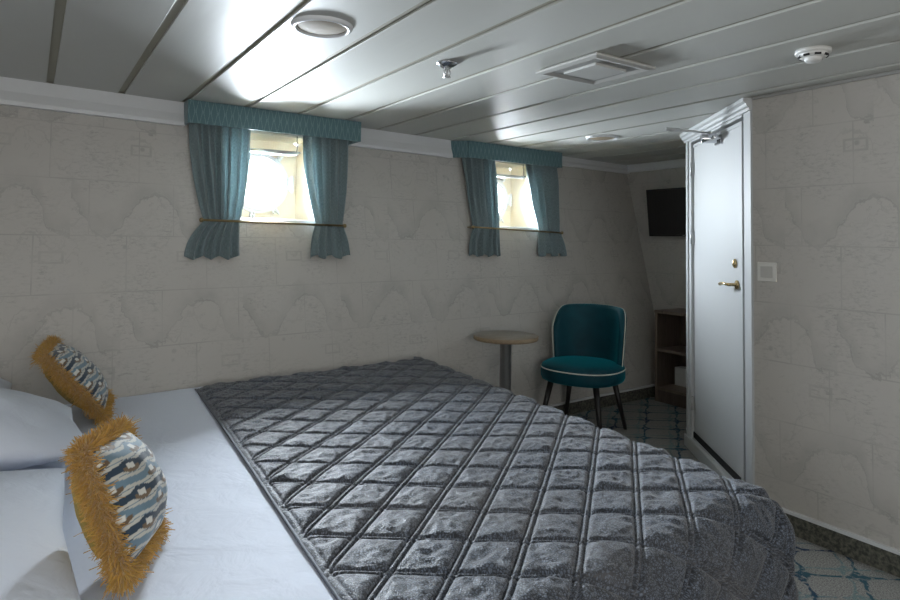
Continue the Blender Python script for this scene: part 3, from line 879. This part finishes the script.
o = bpy.data.objects.new('quilted_cover', me); COL.objects.link(o); o.parent = spread; o.matrix_parent_inverse = spread.matrix_world.inverted()
b = MB(); pts = [Vector(V2[0, j]) + Vector((-0.002, 0, 0.002)) for j in range(0, ny_ + 1, 5)]
b.tube(pts, 0.0048, 8); b.build('edge_binding', M['binding'], spread)

# ------------------------------------------------------------------ pillows
def pillow(name, c, sx, sy, sz, rot, seed, mat, label, group):
    """soft rectangular pillow, half sizes sx, sy, sz"""
    N = 64; V3 = []
    b = MB(); Rm = Matrix.Rotation(rot[2], 3, 'Z') @ Matrix.Rotation(rot[1], 3, 'Y') @ Matrix.Rotation(rot[0], 3, 'X')
    for side in (1, -1):
        P = []
        for i in range(N + 1):
            row = []
            for j in range(N + 1):
                a = -1 + 2 * i / N; d = -1 + 2 * j / N
                a = math.sin(a * PI / 2) * .5 + a * .5; d = math.sin(d * PI / 2) * .5 + d * .5
                tck = ((1 - a * a) ** 0.55) * ((1 - d * d) ** 0.55)
                pin = 1 - 0.06 * (1 - abs(a)) * (abs(d) ** 3); pin2 = 1 - 0.06 * (1 - abs(d)) * (abs(a) ** 3)
                x = a * sx * pin2; y = d * sy * pin
                w = noise.noise(Vector((a * 2.3, d * 2.3, seed + side))) * 0.16 + noise.noise(Vector((a * 6, d * 6, seed + side))) * 0.035
                w += 0.10 * abs(noise.noise(Vector((a * 3.5 + d, d * 5, seed)))) * (1 - tck)
                z = side * sz * tck * (1 + w)
                if side < 0: z *= 0.75
                row.append(Vector(c) + Rm @ Vector((x, y, z)))
            P.append(row)
        b.quad_grid(P, True, flip=(side < 0))
    o = b.build(name, mat, None)
    return tag(o, label, 'pillow', group)
G = 'white bed pillows'
pillow('pillow', (-0.275, 1.80, 0.672), 0.39, 0.44, 0.085, (0.02, 0.06, 0.0), 2, M['pillowcase'], 'white pillow lying flat in the foreground, behind the nearer fringed cushion', G)
pillow('pillow', (-0.24, 2.59, 0.715), 0.42, 0.31, 0.140, (0.0, 0.10, 0.05), 5, M['pillowcase'], 'plump white pillow between the two fringed cushions', G)
pillow('pillow', (-0.42, 3.13, 0.735), 0.40, 0.19, 0.13, (0.1, 0.12, 0.1), 9, M['pillowcase'], 'white pillow farthest back against the porthole wall', G)

# ------------------------------------------------------------------ fringed cushions
NAVY = (0.018, 0.040, 0.068); SKY = (0.135, 0.215, 0.275); CREAM = (0.50, 0.49, 0.44); BROWN = (0.16, 0.105, 0.06); WHITE = (0.66, 0.65, 0.60)
def pattern(u, v):
    """woven chain pattern: u along the rows, v across them (metres)"""
    rp = 0.040; up = 0.135
    r = math.floor(v / rp); lv = v / rp - r - 0.5
    lu = (u / up + (0.5 if r % 2 else 0.0)) % 1.0
    bulge = max(0.0, 1 - abs(lu - 0.5) / 0.24); bulge = min(1.0, bulge * 1.7)
    # white square in the knot
    if abs(lu - 0.5) < 0.095 and abs(lv) < 0.20: return WHITE
    hw = 0.24 + 0.22 * bulge
    colA = NAVY if r % 2 == 0 else SKY
    if abs(lv) < hw:
        if bulge > 0.3 and lv < -0.05: return BROWN if r % 2 == 0 else tuple(c * .8 for c in BROWN)
        return colA
    # neighbours' bulges push a second tone
    if abs(lv) > 0.47: return SKY if r % 3 else NAVY
    return CREAM
def cushion(NB, FB, NTp, hs, hv, th, seed, label):
    NB, FB, NTp = Vector(NB), Vector(FB), Vector(NTp)
    e1 = (FB - NB).normalized(); e2 = (NTp - NB); e2 = (e2 - e1 * e2.dot(e1)).normalized(); n = e1.cross(e2)
    if n.x < 0: n = -n
    c = NB + (FB - NB) * .5 + (NTp - NB) * .5
    root = empty('cushion', tuple(NB.lerp(FB, .5)), label, 'cushion', 'fringed scatter cushions')
    N = 130
    def surf(a, d, side):
        t = ((1 - a * a) ** 0.50) * ((1 - d * d) ** 0.50)
        p1 = 1 - 0.05 * (1 - abs(a)) * abs(d) ** 2; p2 = 1 - 0.05 * (1 - abs(d)) * abs(a) ** 2
        w = 1 + 0.10 * noise.noise(Vector((a * 2.5, d * 2.5, seed)))
        return c + e1 * (a * hs * p2) + e2 * (d * hv * p1) + n * (side * th * t * w)
    for side, nm in ((1, 'patterned_front'), (-1, 'mustard_back')):
        K = N if side > 0 else 40; P = []
        for i in range(K + 1):
            P.append([surf(math.sin((-1 + 2 * i / K) * PI / 2) if False else -1 + 2 * i / K, -1 + 2 * j / K, side) for j in range(K + 1)])
        b = MB(); b.quad_grid(P, True, flip=(side < 0))
        o = b.build(nm, M['cushion'] if side > 0 else M['mustard'], root, fix=False)
        if side > 0:
            o['label'] = 'front woven in navy, pale blue and cream chain pattern'
            at = o.data.color_attributes.new('dye', 'FLOAT_COLOR', 'POINT'); cols = []
            for i in range(K + 1):
                for j in range(K + 1):
                    u = (-1 + 2 * i / K) * hs * 1.12; v = (-1 + 2 * j / K) * hs * 1.12
                    cc = pattern(u + 0.3, v + 0.003 * math.sin(u * 60) + 0.5); cols += [*cc, 1.0]
            at.data.foreach_set('color', cols)
        else: o['label'] = 'plain mustard back'
    # brush fringe all round the seam
    rnd = random.Random(seed); vs, fs, cl_ = [], [], []
    def edge(t):
        k = int(t * 4) % 4; q = (t * 4) % 1; m = -1 + 2 * q
        return [(m, -1), (1, m), (-m, 1), (-1, -m)][k]
    NS = 17000
    for s in range(NS):
        t = (s + rnd.random()) / NS; a, d = edge(t)
        p = surf(a * .995, d * .995, 0)
        outd = (e1 * (a if abs(a) > .99 else a ** 5) + e2 * (d if abs(d) > .99 else d ** 5)).normalized()
        tang = n.cross(outd)
        sp = rnd.gauss(0, 0.62); sp = max(-1.25, min(1.25, sp))
        dirv = (outd * math.cos(sp) + n * math.sin(sp) + tang * rnd.gauss(0, .28) + Vector((rnd.gauss(0, .1), rnd.gauss(0, .1), rnd.gauss(-.08, .1)))).normalized()
        L = rnd.uniform(0.020, 0.031); w = rnd.uniform(0.0008, 0.0014)
        side = dirv.cross(Vector((rnd.random(), rnd.random(), rnd.random()))).normalized(); s2 = dirv.cross(side)
        b0 = len(vs); bend = Vector((rnd.gauss(0, .3), rnd.gauss(0, .3), rnd.gauss(-.2, .3))) * L
        shade = rnd.uniform(.75, 1.15); base = (0.50 * shade, 0.285 * shade * rnd.uniform(.92, 1.08), 0.055 * shade)
        root_p = p + n * rnd.gauss(0, .005)
        for k, q in enumerate((root_p, root_p + dirv * L * .55 + bend * .25, root_p + dirv * L + bend)):
            ww = w * (1, 1.05, .75)[k]
            vs += [tuple(q + side * ww), tuple(q - side * ww * .5 + s2 * ww * .87), tuple(q - side * ww * .5 - s2 * ww * .87)]
            cl_ += [*base, 1.0] * 3
        for k in (0, 1):
            o0 = b0 + 3 * k
            for q in range(3): fs.append([o0 + q, o0 + (q + 1) % 3, o0 + 3 + (q + 1) % 3, o0 + 3 + q])
        fs.append([b0 + 6, b0 + 7, b0 + 8])
    me = bpy.data.meshes.new('fringe'); me.from_pydata(vs, [], fs); me.materials.append(M['fringe'])
    at = me.color_attributes.new('dye', 'FLOAT_COLOR', 'POINT'); at.data.foreach_set('color', cl_)
    me.vertices.foreach_set('co', np.array([(v[0], v[1], max(v[2], 0.594)) for v in vs], dtype=np.float32).reshape(-1))
    o = bpy.data.objects.new('fringe', me); COL.objects.link(o); o.parent = root; o.matrix_parent_inverse = root.matrix_world.inverted()
    o['label'] = 'thick ochre brush fringe'; o['kind'] = 'stuff'
    # seam cord hides the root of the fringe
    b = MB(); pts = [surf(*[q * .995 for q in edge(k / 120)], 0) for k in range(120)]
    b.tube(pts, 0.006, 6, closed=True); b.build('seam_cord', M['mustard'], root)
    return root
cushion((0.195, 1.515, 0.625), (0.320, 1.835, 0.585), (0.085, 1.535, 0.915), 0.148, 0.134, 0.088, 5, 'nearer fringed cushion with navy and cream pattern, leaning on the front pillow')
cushion((0.275, 2.93, 0.625), (0.315, 3.26, 0.625), (0.055, 2.93, 0.885), 0.172, 0.165, 0.078, 8, 'farther fringed cushion, tilted back against the pillows near the porthole wall')

# ------------------------------------------------------------------ round side table
tx, ty = 2.70, 3.36; zt_ = 0.715
root = empty('side_table', (tx, ty, 0), 'small round wooden-topped table on one steel column beside the teal chair', 'side table')
b = MB(); b.lathe([(0.0005, zt_), (0.214, zt_), (0.2155, zt_ - .002)], c=(tx, ty, 0), seg=64)
b.lathe([(0.2155, zt_ - .028), (0.0005, zt_ - .028)], c=(tx, ty, 0), seg=64)
b.build('table_top', M['tabletop'], root)
b = MB(); b.lathe([(0.214, zt_ - .0008), (0.219, zt_ - .003), (0.219, zt_ - .025), (0.214, zt_ - .0285)], c=(tx, ty, 0), seg=64); b.build('edge_band', M['tableedge'], root)
b = MB(); b.lathe([(0.0005, zt_ - .028), (0.075, zt_ - .028), (0.075, zt_ - .034), (0.040, zt_ - .036), (0.040, 0.022)], c=(tx, ty, 0), seg=40); b.build('column', M['steel'], root)
b = MB(); b.lathe([(0.040, 0.026), (0.19, 0.014), (0.20, 0.008), (0.20, 0.0), (0.0005, 0.0)], c=(tx, ty, 0), seg=48); b.build('base_plate', M['steel'], root)

# ------------------------------------------------------------------ teal chair
cx, cy = 3.335, 3.270
face = math.atan2(-1, -1) - rad(23)     # facing direction, turned to the left of the camera
root = empty('chair', (cx, cy, 0), 'teal velvet tub chair with cream piping and black legs beside the round table', 'chair', rz=0)
ca, sa = math.cos(face), math.sin(face)
def CH(fwd, side, z): return Vector((cx + fwd * ca - side * sa, cy + fwd * sa + side * ca, z))
def seatR(a, r): # superellipse outline
    c_, s_ = math.cos(a), math.sin(a); n_ = 2.35
    k = (abs(c_) ** n_ + abs(s_) ** n_) ** (-1 / n_)
    return r * k * c_, r * k * s_ * 1.02
def seat_prof(prof, mat, nm, par=root):
    P = []
    for r, z in prof: P.append([CH(*seatR(2 * PI * k / 64, r), z) for k in range(64)])
    b = MB(); b.quad_grid(P, True, close_v=True); return b.build(nm, mat, par)
SR = 0.285
seat_prof([(0.001, 0.368), (SR * .90, 0.368), (SR * .96, 0.375), (SR * .99, 0.395), (SR * .992, 0.425), (SR * .985, 0.458)], M['velvet'], 'seat_base')
seat_prof([(SR * .985, 0.456), (SR * .97, 0.470), (SR * .90, 0.484), (SR * .70, 0.494), (SR * .35, 0.499), (0.001, 0.500)], M['velvet'], 'seat_cushion')
b = MB(); b.tube([CH(*seatR(2 * PI * k / 72, SR * .992), 0.458) for k in range(72)], 0.0042, 8, closed=True); b.build('seat_piping', M['piping'], root)['label'] = 'thin cream piping'
# wrap-around back
NA, NZ = 44, 26; AM = rad(74); zb0 = 0.430
def top(al): 
    k = abs(al) / AM; return 0.880 - 0.018 * k ** 2 - 0.17 * max(0, (k - 0.58) / 0.42) ** 2.6
def shell(al, v, off):
    zt2 = top(al); z = zb0 + (zt2 - zb0) * v
    r = 0.255 + 0.035 * ((z - zb0) / 0.5) + off
    # taper inwards towards the bottom and round the top
    return CH(-r * math.cos(al) * 1.0, r * math.sin(al) * (1.0), z)
b = MB(); P = []; HT = 0.030
for i in range(NA + 1):
    al = -AM + 2 * AM * i / NA; row = []
    loop = []
    M1 = 10
    for q in range(M1 + 1): loop.append((q / M1 * 0.94, HT))
    for q in range(1, 8):
        a = PI / 2 * q / 4; 
        if q < 8: loop.append((0.94 + 0.06 * math.sin(a), HT * math.cos(a)))
    for q in range(M1 + 1): loop.append(((1 - q / M1) * 0.94, -HT))
    edgeK = (1 - (abs(al) / AM) ** 10) ** 0.5 * 0.85 + 0.15
    for v, off in loop: row.append(shell(al, v, off * edgeK))
    P.append(row)
b.quad_grid(P, True, close_v=True)
b.poly(P[0]); b.poly(P[-1][::-1])
b.build('backrest', M['velvet'], root)
b = MB(); pts = []
for k in range(16): pts.append(shell(-AM, k / 15 * .97, 0.016) + Vector((0, 0, 0)))
for k in range(1, 60): pts.append(shell(-AM + 2 * AM * k / 60, 0.992, 0.016))
for k in range(16): pts.append(shell(AM, (1 - k / 15) * .97, 0.016))
b.tube(pts, 0.0035, 8); b.build('back_piping', M['piping'], root)['label'] = 'thin cream piping'
for fx, fy in ((1, 1), (1, -1), (-1, 1), (-1, -1)):
    p0 = CH(fx * 0.170, fy * 0.165, 0.372); p1 = CH(fx * 0.235, fy * 0.232, 0.0)
    b = MB(); b.tube([p0, p1], [0.023, 0.013], 12); b.build('leg', M['legs'], root)

# ------------------------------------------------------------------ open shelf unit
X0, X1, Y1, Y0 = 4.50, 4.83, 3.565, 2.95; t = 0.022
root = empty('shelf_unit', ((X0 + X1) / 2, (Y0 + Y1) / 2, 0), 'low brown wooden open shelf unit in the far corner under the television', 'shelf unit')
b = MB(); b.box(X0 - .004, Y0, 0.748, X1, Y1 + 0.004, 0.772); b.build('top', M['shelf'], root, bevel=0.0015)
for yy in (Y1 - t, Y0):
    b = MB(); b.box(X0, yy, 0.0, X1, yy + t, 0.748); b.build('side_panel', M['shelf'], root, bevel=0.001)
for z in (0.425, 0.100):
    b = MB(); b.box(X0 + .003, Y0 + t, z, X1 - .008, Y1 - t, z + t); b.build('shelf', M['shelf'], root, bevel=0.001)
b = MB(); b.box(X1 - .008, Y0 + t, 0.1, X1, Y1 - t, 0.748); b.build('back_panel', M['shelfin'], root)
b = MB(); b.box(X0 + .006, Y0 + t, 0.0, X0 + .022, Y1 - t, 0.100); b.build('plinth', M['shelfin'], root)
root = empty('box', (4.74, 3.34, .122), 'small white ribbed box standing on the lowest shelf of the brown unit', 'box')
b = MB(); b.box(4.70, 3.20, .1225, 4.79, 3.515, .275)
for k in range(15):
    yy = 3.21 + k * .0205; b.box(4.697, yy, .128, 4.70, yy + .010, .270)
b.build('carton', M['plastic'], root)

# ------------------------------------------------------------------ television
root = empty('television', (4.78, 3.47, 1.62), 'flat black television mounted high on the end wall left of the door', 'television')
tilt = rad(6)
def TV(p): # local: x toward room, y along wall, z up
    x, y, z = p; return (4.755 - (x * math.cos(tilt) + z * math.sin(tilt)), 3.465 + y, 1.622 + z * math.cos(tilt) - x * math.sin(tilt))
b = MB(); b.box(-.022, -.375, -.215, .014, .375, .215, TV); b.build('casing', M['black'], root, bevel=0.004)
b = MB(); b.box(.0135, -.362, -.196, .0150, .362, .203, TV); b.build('screen', M['screen'], root)
b = MB(); b.box(.0142, -.012, -.209, .0155, .012, -.202, TV); b.build('badge', M['steel'], root)
b = MB(); b.box(XE - .018, 3.40, 1.52, XE, 3.57, 1.72)
b.tube([(XE - .015, 3.485, 1.62), (4.765, 3.485, 1.62)], 0.02, 10); b.build('wall_bracket', M['darksteel'], root)

# ------------------------------------------------------------------ light
w = bpy.data.worlds.new('sky'); SC.world = w; w.use_nodes = True
nt = w.node_tree; bg = nt.nodes['Background']
sky = nt.nodes.new('ShaderNodeTexSky'); sky.sky_type = 'NISHITA'; sky.sun_disc = False; sky.sun_elevation = rad(35); sky.sun_rotation = rad(200)
mx = nt.nodes.new('ShaderNodeMix'); mx.data_type = 'RGBA'; mx.inputs[0].default_value = 0.6
nt.links.new(sky.outputs[0], mx.inputs[6]); mx.inputs[7].default_value = (0.9, 0.97, 1.0, 1)
nt.links.new(mx.outputs[2], bg.inputs['Color']); bg.inputs['Strength'].default_value = 3.0
def daylight(w, power, r):
    l = bpy.data.lights.new('porthole_daylight', 'AREA'); l.shape = 'DISK'; l.size = r * 2; l.energy = power; l.color = (0.85, 0.925, 1.0)
    o = bpy.data.objects.new('porthole_daylight', l); COL.objects.link(o)
    o.location = (w['cx'], w['yb'] + 0.06, w['cz'])
    o.rotation_euler = (rad(-69), 0, 0)   # a little downwards, as light from the sky; points into the room (-Y)
    return o
for w_, p_ in zip(WIN, (108, 50)): daylight(w_, p_, 0.17)

# added fill lights with no visible source, behind and left of the camera
def fill_light(loc, rot, sx, sy, e, col):
    l = bpy.data.lights.new('window_daylight', 'AREA'); l.shape = 'RECTANGLE'; l.size = sx; l.size_y = sy; l.energy = e; l.color = col
    o = bpy.data.objects.new('window_daylight', l); COL.objects.link(o); o.location = loc; o.rotation_euler = rot
fill_light((XL + 0.06, 0.7, 1.45), (0, rad(-90), 0), 1.0, 1.4, 4, (0.93, 0.96, 1.0))
fill_light((0.2, YF + 0.06, 1.45), (rad(90), 0, 0), 1.6, 1.0, 21, (1.0, 0.975, 0.94))
SC.view_settings.view_transform = 'Standard'; SC.view_settings.look = 'None'
SC.view_settings.gamma = 1.0; SC.view_settings.use_curve_mapping = False
SC.view_settings.exposure = 0.85
SC.cycles.max_bounces = 12; SC.cycles.diffuse_bounces = 8; SC.cycles.use_denoising = True
